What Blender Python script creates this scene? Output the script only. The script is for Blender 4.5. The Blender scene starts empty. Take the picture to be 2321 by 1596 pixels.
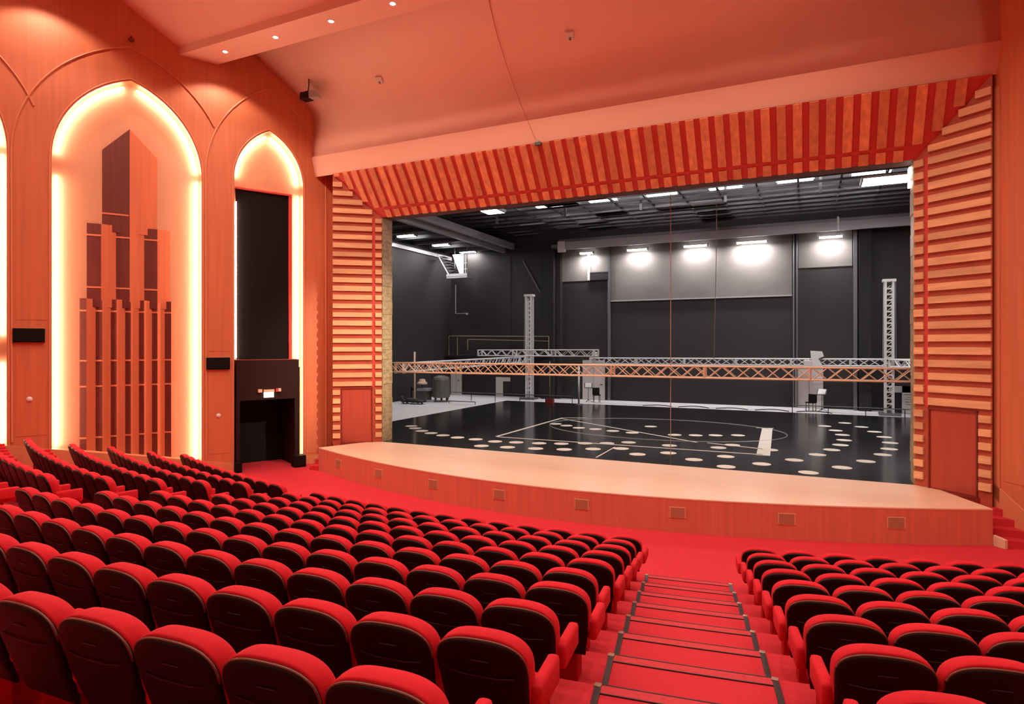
import bpy, bmesh, math, random
from mathutils import Vector, Matrix
random.seed(7)
C = bpy.context.scene.collection
R = math.radians

# ------------------------------------------------------------------ camera, world, exposure
cam_d = bpy.data.cameras.new('camera'); cam = bpy.data.objects.new('camera', cam_d); C.objects.link(cam)
cam.location = (5.923, -18.914, 4.391); cam.rotation_euler = (R(90), 0, R(25.378))
cam_d.sensor_width = 36; cam_d.lens = 36 * 1411.43 / 2321
cam_d.shift_y = -14.14 / 2321; cam_d.clip_end = 200
bpy.context.scene.camera = cam
w = bpy.data.worlds.new('world'); bpy.context.scene.world = w; w.use_nodes = True
w.node_tree.nodes['Background'].inputs[0].default_value = (1, .6, .4, 1)
w.node_tree.nodes['Background'].inputs[1].default_value = 0.02
vs = bpy.context.scene.view_settings
vs.view_transform = 'Standard'; vs.look = 'None'; vs.gamma = 1; vs.use_curve_mapping = False
vs.exposure = 0.0
cy = bpy.context.scene.cycles
cy.max_bounces = 4; cy.diffuse_bounces = 3; cy.glossy_bounces = 2; cy.transmission_bounces = 1; cy.transparent_max_bounces = 2; cy.sample_clamp_indirect = 6.0
cy.use_adaptive_sampling = True; cy.adaptive_threshold = .12; cy.light_sampling_threshold = .03; cy.caustics_reflective = False; cy.caustics_refractive = False
HALL_LIGHT = (1.0, .80, .62)      # colour of the house lamps
DOWN_W = 335                      # watts per house downlight
SPOT_W = 16000                     # added spotlight on the far jamb
LED_S = 48                        # cove LED strength
STAGE_S = 40                      # stage tube strength

# ------------------------------------------------------------------ materials
MATS = {}
def mat(name, col, rough=.6, metal=0, emit=None, var=0, scale=(1, 1, 1), rnd=0, spec=.5, bump=0, detail=2, coord='Object'):
    m = bpy.data.materials.new(name); m.use_nodes = True; nt = m.node_tree; b = nt.nodes['Principled BSDF']
    b.inputs['Base Color'].default_value = (*col, 1); b.inputs['Roughness'].default_value = rough
    b.inputs['Metallic'].default_value = metal; b.inputs['Specular IOR Level'].default_value = spec
    if emit:
        b.inputs['Emission Color'].default_value = (*emit[0], 1); b.inputs['Emission Strength'].default_value = emit[1]
    if var or rnd or bump:
        tc = nt.nodes.new('ShaderNodeTexCoord'); mp = nt.nodes.new('ShaderNodeMapping'); mp.inputs['Scale'].default_value = scale
        nz = nt.nodes.new('ShaderNodeTexNoise'); nz.inputs['Scale'].default_value = 1; nz.inputs['Detail'].default_value = detail
        nt.links.new(tc.outputs[coord], mp.inputs[0]); nt.links.new(mp.outputs[0], nz.inputs[0])
        hs = nt.nodes.new('ShaderNodeHueSaturation'); hs.inputs['Color'].default_value = (*col, 1)
        mr = nt.nodes.new('ShaderNodeMapRange'); mr.inputs[1].default_value = .25; mr.inputs[2].default_value = .75
        mr.inputs[3].default_value = 1 - var; mr.inputs[4].default_value = 1 + var
        nt.links.new(nz.outputs[0], mr.inputs[0])
        if rnd:
            oi = nt.nodes.new('ShaderNodeObjectInfo'); m2 = nt.nodes.new('ShaderNodeMapRange')
            m2.inputs[3].default_value = 1 - rnd; m2.inputs[4].default_value = 1 + rnd
            mu = nt.nodes.new('ShaderNodeMath'); mu.operation = 'MULTIPLY'
            nt.links.new(oi.outputs['Random'], m2.inputs[0]); nt.links.new(m2.outputs[0], mu.inputs[0]); nt.links.new(mr.outputs[0], mu.inputs[1])
            nt.links.new(mu.outputs[0], hs.inputs['Value'])
        else:
            nt.links.new(mr.outputs[0], hs.inputs['Value'])
        nt.links.new(hs.outputs[0], b.inputs['Base Color'])
        if bump:
            bp = nt.nodes.new('ShaderNodeBump'); bp.inputs['Strength'].default_value = bump; bp.inputs['Distance'].default_value = .02
            nt.links.new(nz.outputs[0], bp.inputs['Height']); nt.links.new(bp.outputs[0], b.inputs['Normal'])
    MATS[name] = m; return m
mat('wall_wood', (.62, .17, .075), .55, var=.10, scale=(9, 9, .35))
mat('wall_trim', (.70, .24, .12), .45)
mat('wall_plinth', (.66, .24, .12), .5, var=.06, scale=(6, 6, .5))
mat('arch_panel', (.58, .27, .16), .6, var=.03, scale=(5, 5, .4))
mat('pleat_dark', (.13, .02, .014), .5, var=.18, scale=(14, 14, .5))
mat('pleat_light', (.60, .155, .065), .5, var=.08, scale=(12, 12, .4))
mat('batten', (.66, .2, .1), .5)
mat('ceiling_paint', (.95, .63, .51), .7, var=.02, scale=(.4, .4, .4))
mat('fascia_paint', (.80, .42, .31), .7, var=.02, scale=(.3, .3, .3))
mat('carpet', (.60, .037, .055), .95, var=.05, scale=(30, 30, 30), spec=.1)
mat('carpet_dull', (.58, .06, .075), .9, var=.12, scale=(25, 25, 25), spec=.1)
mat('edge_black', (.03, .015, .014), .5)
mat('edge_metal', (.45, .3, .22), .35, metal=.6)
mat('seat_red', (.60, .018, .032), .85, var=.06, scale=(20, 20, 20), spec=.15, rnd=.06)
mat('seat_shell', (.011, .008, .007), .45, spec=.14)
mat('seat_line', (.05, .03, .025), .4)
mat('seat_panel', (.45, .012, .018), .85, spec=.1)
mat('apron_wood', (.90, .60, .44), .28, var=.05, scale=(.8, 6, 1), spec=.4)
mat('apron_front', (.66, .19, .125), .5, var=.10, scale=(10, 10, .3))
mat('grille', (.42, .2, .12), .5)
mat('grille_edge', (.75, .42, .26), .5)
mat('jamb_back', (.42, .075, .04), .5, var=.15, scale=(2, 2, 6))
mat('edge_bronze', (.16, .075, .055), .35, spec=.5)
mat('slat_wood', (.72, .40, .22), .5, var=.16, scale=(1.2, 1.2, 9), rnd=.14)
mat('header_slat', (.74, .28, .13), .5, var=.20, scale=(8, 8, 1.2), rnd=.16)
mat('red_lacquer', (.60, .055, .045), .5)
mat('maroon', (.22, .02, .015), .5)
mat('door_red', (.42, .06, .035), .5, var=.1, scale=(8, 8, .4))
mat('gold_leaf', (.42, .33, .19), .45, var=.35, scale=(5, 5, 9), bump=.5)
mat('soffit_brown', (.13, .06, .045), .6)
mat('black', (.006, .004, .004), .7, spec=.15)
mat('black_maroon', (.022, .006, .006), .7, spec=.2)
mat('white_plastic', (.8, .78, .76), .5)
mat('lamp_disc', (1, 1, 1), .5, emit=((1, .8, .6), 40))
mat('led_dim', (1, 1, 1), .5, emit=((1, .80, .58), LED_S * .4))
mat('led', (1, 1, 1), .5, emit=((1, .80, .58), LED_S))
mat('sign_light', (1, 1, 1), .5, emit=((1, .97, .93), 3))
mat('stage_black', (.013, .012, .014), .16, var=.15, scale=(.5, .5, .5), spec=.45)
mat('stage_grey_floor', (.78, .74, .76), .55, var=.06, scale=(.6, .6, .6))
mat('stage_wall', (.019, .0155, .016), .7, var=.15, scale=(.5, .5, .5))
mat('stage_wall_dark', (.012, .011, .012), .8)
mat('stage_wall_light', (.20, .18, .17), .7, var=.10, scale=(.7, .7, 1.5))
mat('steel_grey', (.15, .15, .16), .5, metal=.3)
mat('steel_light', (.42, .41, .43), .5, metal=.2)
mat('steel_black', (.012, .011, .013), .5)
mat('ceiling_stage', (.6, .58, .62), .8, var=.25, scale=(.8, .8, .8))
mat('alu', (.56, .40, .29), .4, metal=.2)
mat('alu_white', (.74, .72, .73), .4, metal=.1)
mat('tube_light', (1, 1, 1), .5, emit=((1, .97, .96), STAGE_S))
mat('tube_soft', (1, 1, 1), .5, emit=((1, .97, .96), STAGE_S * .12))
mat('door_white', (.62, .58, .57), .5)
mat('floor_mark', (.74, .67, .58), .5)
mat('floor_line', (.33, .32, .33), .4)
mat('rope', (.30, .20, .14), .8)
mat('crate_grey', (.10, .095, .09), .6)
mat('tank_green', (.13, .13, .11), .5, var=.3, scale=(3, 3, 3))
mat('cream', (.75, .52, .38), .6)
M = MATS

# ------------------------------------------------------------------ mesh helpers
def mk(name, V, F, m, parent=None, smooth=False):
    me = bpy.data.meshes.new(name); me.from_pydata([tuple(v) for v in V], [], F)
    bm = bmesh.new(); bm.from_mesh(me); bmesh.ops.recalc_face_normals(bm, faces=bm.faces); bm.to_mesh(me); bm.free()
    if smooth: me.shade_smooth()
    me.materials.append(M[m]); o = bpy.data.objects.new(name, me); C.objects.link(o)
    if parent: o.parent = parent
    return o
def empty(name, loc=(0, 0, 0), rz=0):
    o = bpy.data.objects.new(name, None); C.objects.link(o); o.location = loc; o.rotation_euler = (0, 0, rz); o.empty_display_size = .1
    return o
def tag(o, label, cat, group=None):
    o['label'] = label; o['category'] = cat
    if group: o['group'] = group
    return o
def struct(o, label=None, cat=None):
    o['kind'] = 'structure'
    if label: o['label'] = label
    if cat: o['category'] = cat
    return o
BF = [(0, 1, 2, 3), (4, 5, 6, 7), (0, 1, 5, 4), (1, 2, 6, 5), (2, 3, 7, 6), (3, 0, 4, 7)]
def boxv(a, b):
    x0, y0, z0 = a; x1, y1, z1 = b
    return [(x0, y0, z0), (x1, y0, z0), (x1, y1, z0), (x0, y1, z0), (x0, y0, z1), (x1, y0, z1), (x1, y1, z1), (x0, y1, z1)]
def box(name, a, b, m, parent=None, bev=0):
    o = mk(name, boxv(a, b), BF, m, parent)
    if bev: bevel(o, bev)
    return o
def bevel(o, wd, seg=2):
    bm = bmesh.new(); bm.from_mesh(o.data)
    bmesh.ops.bevel(bm, geom=bm.edges[:], offset=wd, segments=seg, profile=.5, affect='EDGES'); bm.to_mesh(o.data); bm.free()
def slab(name, q, th, m, parent=None, toward=(0, -10, 5)):
    """quad q (4 points) thickened by th towards the hall"""
    q = [Vector(p) for p in q]; n = (q[1] - q[0]).cross(q[3] - q[0]).normalized()
    cen = sum(q, Vector()) / 4
    if n.dot(Vector(toward) - cen) < 0: n = -n
    V = q + [p + n * th for p in q]
    return mk(name, V, BF, m, parent)
def tubev(pts, r, seg=6, closed=False):
    pts = [Vector(p) for p in pts]; V = []; F = []; n = len(pts)
    for i, p in enumerate(pts):
        a = pts[max(i - 1, 0)]; b = pts[min(i + 1, n - 1)]; d = (b - a).normalized()
        up = Vector((0, 0, 1)) if abs(d.z) < .95 else Vector((1, 0, 0))
        u = d.cross(up).normalized(); v = u.cross(d)
        for k in range(seg):
            t = 2 * math.pi * k / seg; V.append(p + u * math.cos(t) * r + v * math.sin(t) * r)
    for i in range(n - 1):
        for k in range(seg):
            k2 = (k + 1) % seg; F.append((i * seg + k, i * seg + k2, (i + 1) * seg + k2, (i + 1) * seg + k))
    F.append(tuple(range(seg))); F.append(tuple((n - 1) * seg + k for k in range(seg)))
    return V, F
def tube(name, pts, r, m, parent=None, seg=6):
    V, F = tubev(pts, r, seg); return mk(name, V, F, m, parent, smooth=seg > 6)
def join(parts):
    V = []; F = []
    for v, f in parts:
        n = len(V); V += v; F += [tuple(i + n for i in ff) for ff in f]
    return V, F
def lathe(name, prof, m, parent=None, seg=20, loc=(0, 0, 0)):
    V = []; F = []
    for r, z in prof:
        for k in range(seg):
            t = 2 * math.pi * k / seg; V.append((loc[0] + r * math.cos(t), loc[1] + r * math.sin(t), loc[2] + z))
    for i in range(len(prof) - 1):
        for k in range(seg):
            k2 = (k + 1) % seg; F.append((i * seg + k, i * seg + k2, (i + 1) * seg + k2, (i + 1) * seg + k))
    F.append(tuple(range(seg))); F.append(tuple((len(prof) - 1) * seg + k for k in range(seg)))
    return mk(name, V, F, m, parent, smooth=False)
def extrude(name, pts, fmap, o0, o1, m, parent=None):
    """2-D polygon pts -> solid; fmap(s, off, z) gives the place"""
    n = len(pts); V = [fmap(s, o0, z) for s, z in pts] + [fmap(s, o1, z) for s, z in pts]
    F = [tuple(range(n)), tuple(range(n, 2 * n))] + [(i, (i + 1) % n, n + (i + 1) % n, n + i) for i in range(n)]
    me = bpy.data.meshes.new(name); bm = bmesh.new()
    vv = [bm.verts.new(v) for v in V]
    for f in F: bm.faces.new([vv[i] for i in f])
    bmesh.ops.recalc_face_normals(bm, faces=bm.faces)
    bmesh.ops.triangulate(bm, faces=[f for f in bm.faces if len(f.verts) > 4], ngon_method='EAR_CLIP')
    bm.to_mesh(me); bm.free(); me.materials.append(M[m]); o = bpy.data.objects.new(name, me); C.objects.link(o)
    if parent: o.parent = parent
    return o
ORD = 'first second third fourth fifth sixth seventh eighth ninth tenth eleventh twelfth thirteenth fourteenth fifteenth sixteenth seventeenth'.split()

# ------------------------------------------------------------------ measures of the hall
S = .811                                    # stage height
YC, R1, D, H = 22.378, 30.413, .983, .216   # seat rows: arc centre, first radius, spacing, rise
TA = R(27.9)
W0 = Vector((-10.89, -1.39, 0)); WD = Vector((math.sin(TA), math.cos(TA), 0)); WN = Vector((WD.y, -WD.x, 0))
def WL(s, off, z): return W0 + WD * s + WN * off + Vector((0, 0, z))      # place on the arched side wall
def wall_l_x(y): return -10.89 + (y + 1.39) * math.tan(TA)
def wall_r_x(y): return 9.87 - (y + .99) * math.tan(TA)

# ------------------------------------------------------------------ floor: flat front, then a terrace for every row
def arc_angles(r, a=None):
    def hit(side):
        lo, hi = 0.0, R(70)
        for _ in range(40):
            t = (lo + hi) / 2; x = r * math.sin(t) * side; y = YC - r * math.cos(t)
            inside = x > wall_l_x(y) if side < 0 else x < wall_r_x(y)
            if inside: lo = t
            else: hi = t
        return lo
    return -hit(-1), hit(1)
rings = [(20.5, 0), (24, 0), (27, 0)]
NROW = 16
for i in range(1, NROW + 1):
    fr = R1 + D * (i - 1) - .83
    if i == 1: rings.append((fr, 0))
    else: rings += [(fr, H * (i - 2)), (fr, H * (i - 1))]
rings.append((R1 + D * NROW - .5, H * (NROW - 1)))
NS = 72; V = []; F = []
for r, z in rings:
    a0, a1 = arc_angles(r)
    for k in range(NS + 1):
        t = a0 + (a1 - a0) * k / NS; V.append((r * math.sin(t), YC - r * math.cos(t), z))
for i in range(len(rings) - 1):
    for k in range(NS):
        b = i * (NS + 1) + k; F.append((b, b + 1, b + NS + 2, b + NS + 1))
floor = struct(mk('floor', V, F, 'carpet'), 'red carpeted hall floor stepping up under the seat rows', 'floor')

# aisle stairs: dull nosing band, two dark lines and dark side edging on each tread
stair = struct(empty('floor_aisle_stairs'), 'red aisle stairs with dark edged nosings between the seat blocks', 'stairs')
def arcpt(r, x, z): return Vector((x, YC - math.sqrt(r * r - x * x), z))
def arcstrip(name, r0, r1, x0a, x1a, x0b, x1b, z, th, m, parent, n=6):
    V = []; F = []
    for (r, xa, xb) in ((r0, x0a, x1a), (r1, x0b, x1b)):
        for zz in (z, z + th):
            for k in range(n + 1):
                x = xa + (xb - xa) * k / n; V.append(arcpt(r, x, zz))
    q = n + 1
    for k in range(n):
        F += [(k, k + 1, q + k + 1, q + k), (2 * q + k, 2 * q + k + 1, 3 * q + k + 1, 3 * q + k), (q + k, q + k + 1, 3 * q + k + 1, 3 * q + k), (k, k + 1, 2 * q + k + 1, 2 * q + k)]
    F += [(0, q, 3 * q, 2 * q), (n, q + n, 3 * q + n, 2 * q + n)]
    return mk(name, V, F, m, parent)
for i in range(1, 11):
    fr = R1 + D * (i - 1) - .83; z = H * (i - 1) + .001
    xl = lambda r: 3.12 + .168 * (r - fr) / D + .168 * (i - 1)
    xr = lambda r: xl(r) + 1.55
    arcstrip('nosing_band', fr - .012, fr + .125, xl(fr), xr(fr), xl(fr + .125), xr(fr + .125), z, .006, 'carpet_dull', stair)
    for ro, wd_ in ((-.012, .012), (.125, .012)):
        r = fr + ro
        arcstrip('nosing_line', r, r + wd_, xl(r), xr(r), xl(r), xr(r), z, .010, 'edge_black', stair)
    for side in (0, 1):
        e0 = (xl(fr), xl(fr) + .055) if side == 0 else (xr(fr) - .055, xr(fr))
        r2 = fr + D - .02
        e1 = (xl(r2), xl(r2) + .055) if side == 0 else (xr(r2) - .055, xr(r2))
        arcstrip('side_edging', fr, r2, e0[0], e0[1], e1[0], e1[1], z, .012, 'edge_black', stair, 1)
        c = arcpt(fr + .02, (e0[0] + e0[1]) / 2, z)
        box('nosing_end', (c.x - .03, c.y - .03, z), (c.x + .03, c.y + .03, z + .016), 'edge_metal', stair)

# ------------------------------------------------------------------ arched side wall
def arch(s0, s1, zs, zb0, zb1, hgt, n=14, inset=0):
    hw = (s1 - s0) / 2; r = (hw * hw + hgt * hgt) / (2 * hw); mid = (s0 + s1) / 2
    L = []
    amax = math.asin(hgt / r)
    for k in range(n + 1):
        a = amax * k / n; L.append((s0 + r - (r - inset) * math.cos(a), zs + (r - inset) * math.sin(a)))
    if inset: L = [p for p in L if p[0] < mid]
    Rr = [(2 * mid - s, z) for s, z in reversed(L)]
    if not inset: Rr = Rr[1:]
    return [(s0 + inset, zb0)] + L + Rr + [(s1 - inset, zb1)]
def sill(s): return max(0, .17 + (-2.43 - s) * .2 + (.1 if s < -2.6 else 0))
ARCH = [(-12.62, -8.56, 10.0, 2.85), (-7.52, -3.46, 10.0, 2.80), (-2.43, -.05, 10.2, 1.88)]
poly = [(-26, 1.0), (-26, 19.5), (2.3, 19.5), (2.3, .0), (-.05, .0)]
poly += list(reversed(arch(-2.43, -.05, 10.2, 0, 0, 1.88)))[1:-1] + [(-2.43, 0)]
poly += [(-3.46, sill(-3.46))] + list(reversed(arch(-7.52, -3.46, 10, 0, 0, 2.8)))[1:-1] + [(-7.52, sill(-7.52))]
poly += [(-8.56, sill(-8.56))] + list(reversed(arch(-12.62, -8.56, 10, 0, 0, 2.85)))[1:-1] + [(-12.62, sill(-12.62))]
poly += [(-13.5, sill(-13.5))]
wl = struct(extrude('wall_left', poly, WL, -.38, 0, 'wall_wood'), 'orange wood side wall with glowing pointed arches', 'wall')
extrude('plinth', [(-13.5, .3), (-13.5, sill(-13.5)), (-2.45, sill(-2.7)), (-2.45, -.05)], WL, -.42, .035, 'wall_plinth', wl)
extrude('plinth', [(-.03, .0), (-.03, .3), (2.2, .3), (2.2, 0)], WL, 0, .03, 'wall_plinth', wl)
# recessed back panels
for k, (s0, s1, zs, hg) in enumerate(ARCH):
    zb = (sill(s0) - .2, sill(s1) - .2) if k < 2 else (3.6, 3.6)
    p = arch(s0 - .12, s1 + .12, zs, zb[0], zb[1], hg + .2)
    extrude('arch_panel', p, WL, -.55, -.40, 'arch_panel', wl)
# LED lines just behind the arch edges, in runs
def led_run(pts, par): 
    o = tube('led_strip', [WL(s, -.26, z) for s, z in pts], .026, 'led', par, 6); return o
for k, (s0, s1, zs, hg) in enumerate(ARCH):
    ins = .11
    full = arch(s0, s1, zs, 0, 0, hg, 16, ins)
    mid = (s0 + s1) / 2
    Lp = [p for p in full[1:-1] if p[0] <= mid]; Rp = [p for p in full[1:-1] if p[0] >= mid]
    zb0, zb1 = (sill(s0) + .05, sill(s1) + .05) if k < 2 else (3.95, .35)
    if k == 1:
        led_run([(s0 + ins, zb0), (s0 + ins, 9.55)], wl)
    elif k == 0:
        led_run([(s0 + ins, zb0), (s0 + ins, 9.9)], wl)
    else:
        led_run([(s0 + ins, zb0), (s0 + ins, 9.45)], wl)
    led_run([p for p in Lp if p[1] > zs + .1], wl); led_run([p for p in Rp if p[1] > zs + .02], wl)
    if k == 0:
        led_run([(s1 - ins, zb1), (s1 - ins, 3.9)], wl); led_run([(s1 - ins, 4.7), (s1 - ins, 9.95)], wl)
    else:
        led_run([(s1 - ins, zb1), (s1 - ins, 9.95)], wl)
# raised outer arch mouldings
def outer(s_mid, hw, zs, hg, rightcut, leftcut=-99):
    r = (hw * hw + hg * hg) / (2 * hw); amax = math.asin(hg / r); L = []
    for k in range(25):
        a = amax * k / 24; L.append((s_mid - hw + r - r * math.cos(a), zs + r * math.sin(a)))
    Rr = [(2 * s_mid - s, z) for s, z in reversed(L)][1:]
    return L, [p for p in Rr if p[0] <= rightcut]
L, Rr = outer(-10.59, 2.93, 9.95, 3.9, -7.93)
tube('trim_arch', [WL(s, .012, z) for s, z in L + Rr], .028, 'wall_trim', wl)
L, Rr = outer(-5.53, 2.93, 9.95, 3.9, -2.98)
tube('trim_arch', [WL(-8.44, .012, 1.6)] + [WL(s, .012, z) for s, z in L + Rr], .028, 'wall_trim', wl)
L, Rr = outer(-1.26, 2.08, 10.2, 3.4, .81)
tube('trim_arch', [WL(-3.32, .012, .55)] + [WL(s, .012, z) for s, z in L + Rr] + [WL(.82, .012, .3)], .028, 'wall_trim', wl)
for (s0, s1, zs, hg) in ARCH:
    tube('arch_edge', [WL(s, .004, max(z, sill(s))) for s, z in arch(s0 - .05, s1 + .05, zs, .3, .3, hg + .06)], .022, 'wall_trim', wl)
for a, b, z0, z1 in ((-8.36, -7.64, 5.15, 9.86), (-8.36, -7.64, 1.75, 5.09), (-3.24, -2.55, 4.2, 10.02), (-3.24, -2.55, .7, 4.12), (.06, .72, .4, 10.0)):
    extrude('pier_board', [(a, z0), (a, z1), (b, z1), (b, z0)], WL, 0, .008, 'wall_wood', wl)

# pleated ornament of the large arch: pairs of a dark and a light face meeting in a ridge
orn = tag(empty('pleated_wall_ornament', WL(-5.5, -.38, .9)), 'tall stepped pleated wood ornament inside the large glowing arch', 'wall ornament')
def wrel(o): o.matrix_parent_inverse = Matrix.Translation(orn.location).inverted(); return o
def pleat(s0, sm, s1, z0, zt, depth, battens, peak=None):
    off = -.395
    zp = peak if peak else zt
    V = [WL(s0, off, z0), WL(sm, off, z0), WL(sm, off + depth, z0), WL(s0, off, zt), WL(sm, off, zp), WL(sm, off + depth, zp)]
    Fp = [(0, 1, 2), (3, 4, 5), (0, 1, 4, 3), (1, 2, 5, 4), (0, 2, 5, 3)]
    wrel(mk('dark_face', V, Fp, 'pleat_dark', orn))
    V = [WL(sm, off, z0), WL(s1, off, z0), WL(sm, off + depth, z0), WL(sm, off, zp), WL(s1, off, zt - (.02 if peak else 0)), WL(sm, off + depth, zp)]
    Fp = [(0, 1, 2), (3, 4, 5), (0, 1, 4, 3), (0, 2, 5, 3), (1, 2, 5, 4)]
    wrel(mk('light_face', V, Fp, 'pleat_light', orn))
    for zb in battens:
        a, b = WL(s0, off, zb), WL(sm, off + depth, zb); n = WN * .012 - WD * .006; up = Vector((0, 0, .05))
        wrel(mk('batten', [a, b, b + up, a + up, a + n, b + n, b + up + n, a + up + n], BF, 'batten', orn))
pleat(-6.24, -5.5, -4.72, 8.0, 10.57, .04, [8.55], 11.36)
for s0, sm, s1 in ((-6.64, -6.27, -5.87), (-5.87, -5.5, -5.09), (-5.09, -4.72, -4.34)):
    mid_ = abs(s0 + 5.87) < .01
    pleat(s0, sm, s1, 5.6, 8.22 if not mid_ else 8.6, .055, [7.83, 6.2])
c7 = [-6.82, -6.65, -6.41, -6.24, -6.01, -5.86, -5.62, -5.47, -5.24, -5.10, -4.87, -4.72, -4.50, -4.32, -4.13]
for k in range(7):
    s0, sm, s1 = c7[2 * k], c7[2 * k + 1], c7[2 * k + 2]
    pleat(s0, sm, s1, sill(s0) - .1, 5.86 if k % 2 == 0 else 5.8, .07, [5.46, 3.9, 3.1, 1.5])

# small arch: tall black opening above, black portal below
blk = extrude('tall_opening', [(-2.30, 3.88), (-2.30, 9.92), (-.48, 9.92), (-.48, 3.88)], WL, -.39, -.33, 'black', wl)
extrude('opening_jamb', [(-.48, 3.88), (-.48, 9.98), (-.38, 9.98), (-.38, 3.88)], WL, -.39, -.24, 'red_lacquer', wl)
extrude('opening_head', [(-2.32, 9.92), (-2.32, 9.98), (-.38, 9.98), (-.38, 9.92)], WL, -.39, -.26, 'red_lacquer', wl)
portal = struct(empty('door_1'), 'black doorway portal in the small arch under an exit sign', 'door')
extrude('fascia', [(-2.37, 2.47), (-2.37, 3.88), (-.21, 3.88), (-.21, 2.47)], WL, -.38, .02, 'black_maroon', portal)
extrude('top_edge', [(-2.38, 3.88), (-2.38, 3.905), (-.20, 3.905), (-.20, 3.88)], WL, -.38, .03, 'maroon', portal)
for a, b in ((-2.37, -2.25), (-.36, -.21)):
    extrude('jamb', [(a, 0), (a, 2.47), (b, 2.47), (b, 0)], WL, -1.6, .02, 'black_maroon', portal)
extrude('inner_wall', [(-2.5, 0), (-2.5, 3), (-.1, 3), (-.1, 0)], WL, -1.9, -1.6, 'black', portal)
extrude('inner_ceiling', [(-2.37, 2.48), (-2.37, 2.6), (-.21, 2.6), (-.21, 2.48)], WL, -1.6, -.39, 'black', portal)
fl = mk('threshold_carpet', [WL(-2.25, -1.6, .004), WL(-.36, -1.6, .004), WL(-.36, .3, .004), WL(-2.25, .3, .004)], [(0, 1, 2, 3)], 'carpet', portal)
# exit sign with two lamp heads
ex = tag(empty('exit_sign', WL(-1.29, .02, 2.62)), 'lit white exit sign box with two emergency lamp heads above black doorway', 'exit sign')
def rel(o, p):
    o.parent = p; o.matrix_parent_inverse = p.matrix_basis.inverted(); return o
bpy.context.view_layer.update()
def wbox(name, s0, s1, z0, z1, o0, o1, m, par): return rel(extrude(name, [(s0, z0), (s0, z1), (s1, z1), (s1, z0)], WL, o0, o1, m), par)
wbox('sign_box', -1.47, -1.11, 2.74, 2.83, .02, .12, 'cream', ex)
wbox('sign_panel', -1.46, -1.12, 2.55, 2.74, .05, .08, 'sign_light', ex)
wbox('lamp_head', -1.66, -1.53, 2.74, 2.85, .02, .13, 'cream', ex)
wbox('lamp_head', -1.05, -.98, 2.74, 2.86, .02, .12, 'red_lacquer', ex)
wbox('lamp_head', -.97, -.88, 2.75, 2.86, .02, .13, 'cream', ex)
# small black boxes at the foot of the portal
for (s0, s1, zz, o0, o1, lab) in ((-2.42, -2.22, .36, .03, .22, 'small black box on the carpet by the far jamb of the doorway'), (-.50, -.08, .42, .05, .45, 'black floor speaker box on the carpet under the glowing strip')):
    b = tag(empty('floor_box', WL((s0 + s1) / 2, o0, 0)), lab, 'speaker box'); bpy.context.view_layer.update()
    x = wbox('cabinet', s0, s1, .0, zz, o0, o1, 'black', b); bevel(x, .02)
    wbox('grille', s0 + .03, s1 - .03, .04, zz - .05, o1, o1 + .008, 'black', b)
# wall speakers and sensors
for s, z, lab in ((-8.05, 4.69, 'black flat wall speaker on the pier left of the large arch'), (-2.955, 3.78, 'black flat wall speaker on the pier between the large and small arch')):
    o = tag(empty('wall_speaker', WL(s, .01, z - .21)), lab, 'speaker'); bpy.context.view_layer.update()
    x = wbox('cabinet', s - .37, s + .37, z - .20, z + .21, .0, .10, 'black', o); bevel(x, .012)
    wbox('front_grille', s - .34, s + .34, z - .17, z + .18, .10, .108, 'black', o)
    wbox('mount_rail', s - .38, s + .38, z + .21, z + .235, .0, .04, 'wall_trim', o)
for s, z, lab in ((-8.04, 2.83, 'small white round sensor on the pier left of the large arch'), (-2.94, 2.01, 'small white round sensor on the pier beside the black doorway')):
    o = tag(empty('wall_sensor', WL(s, 0, z)), lab, 'sensor')
    rot = Matrix.Rotation(math.atan2(WN.y, WN.x), 4, 'Z') @ Matrix.Rotation(R(90), 4, 'Y')
    for nm, prof in (('base', [(.075, .012), (.075, .03)]), ('lens', [(.06, .03), (.05, .055), (.02, .065)])):
        x = lathe(nm, prof, 'white_plastic', o, 12); x.matrix_parent_inverse = Matrix(); x.matrix_basis = rot

# ------------------------------------------------------------------ other hall walls
wr = struct(mk('wall_right', [(wall_r_x(.3), .3, 0), (wall_r_x(-26), -26, 0), (wall_r_x(-26), -26, 19.5), (wall_r_x(.3), .3, 19.5),
     (wall_r_x(.3) + .4, .3, 0), (wall_r_x(-26) + .4, -26, 0), (wall_r_x(-26) + .4, -26, 19.5), (wall_r_x(.3) + .4, .3, 19.5)], BF, 'wall_wood'), 'orange wood wall beside the stage stairs', 'wall')
WRd = Vector((math.sin(TA), -math.cos(TA), 0)); WR0 = Vector((9.87, -.99, 0)); WRn = Vector((-WRd.y, WRd.x, 0)) * -1
if WRn.x > 0: WRn = -WRn
def WR(s, off, z): return WR0 + WRd * s + WRn * off + Vector((0, 0, z))
extrude('corner_moulding', [(.0, .9), (.0, 10.4), (.16, 10.4), (.16, .75)], WR, 0, .03, 'wall_trim', wr)
extrude('stair_string', [(.0, .0), (.0, 1.2), (.2, 1.08), (1.9, .18), (1.9, 0)], WR, 0, .03, 'wall_trim', wr)
for a, b in ((.2, 1.3), (1.32, 2.5), (2.52, 3.8)):
    extrude('wall_board', [(a, 1.3), (a, 14), (b, 14), (b, 1.3)], WR, 0, .01, 'wall_wood', wr)
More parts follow.
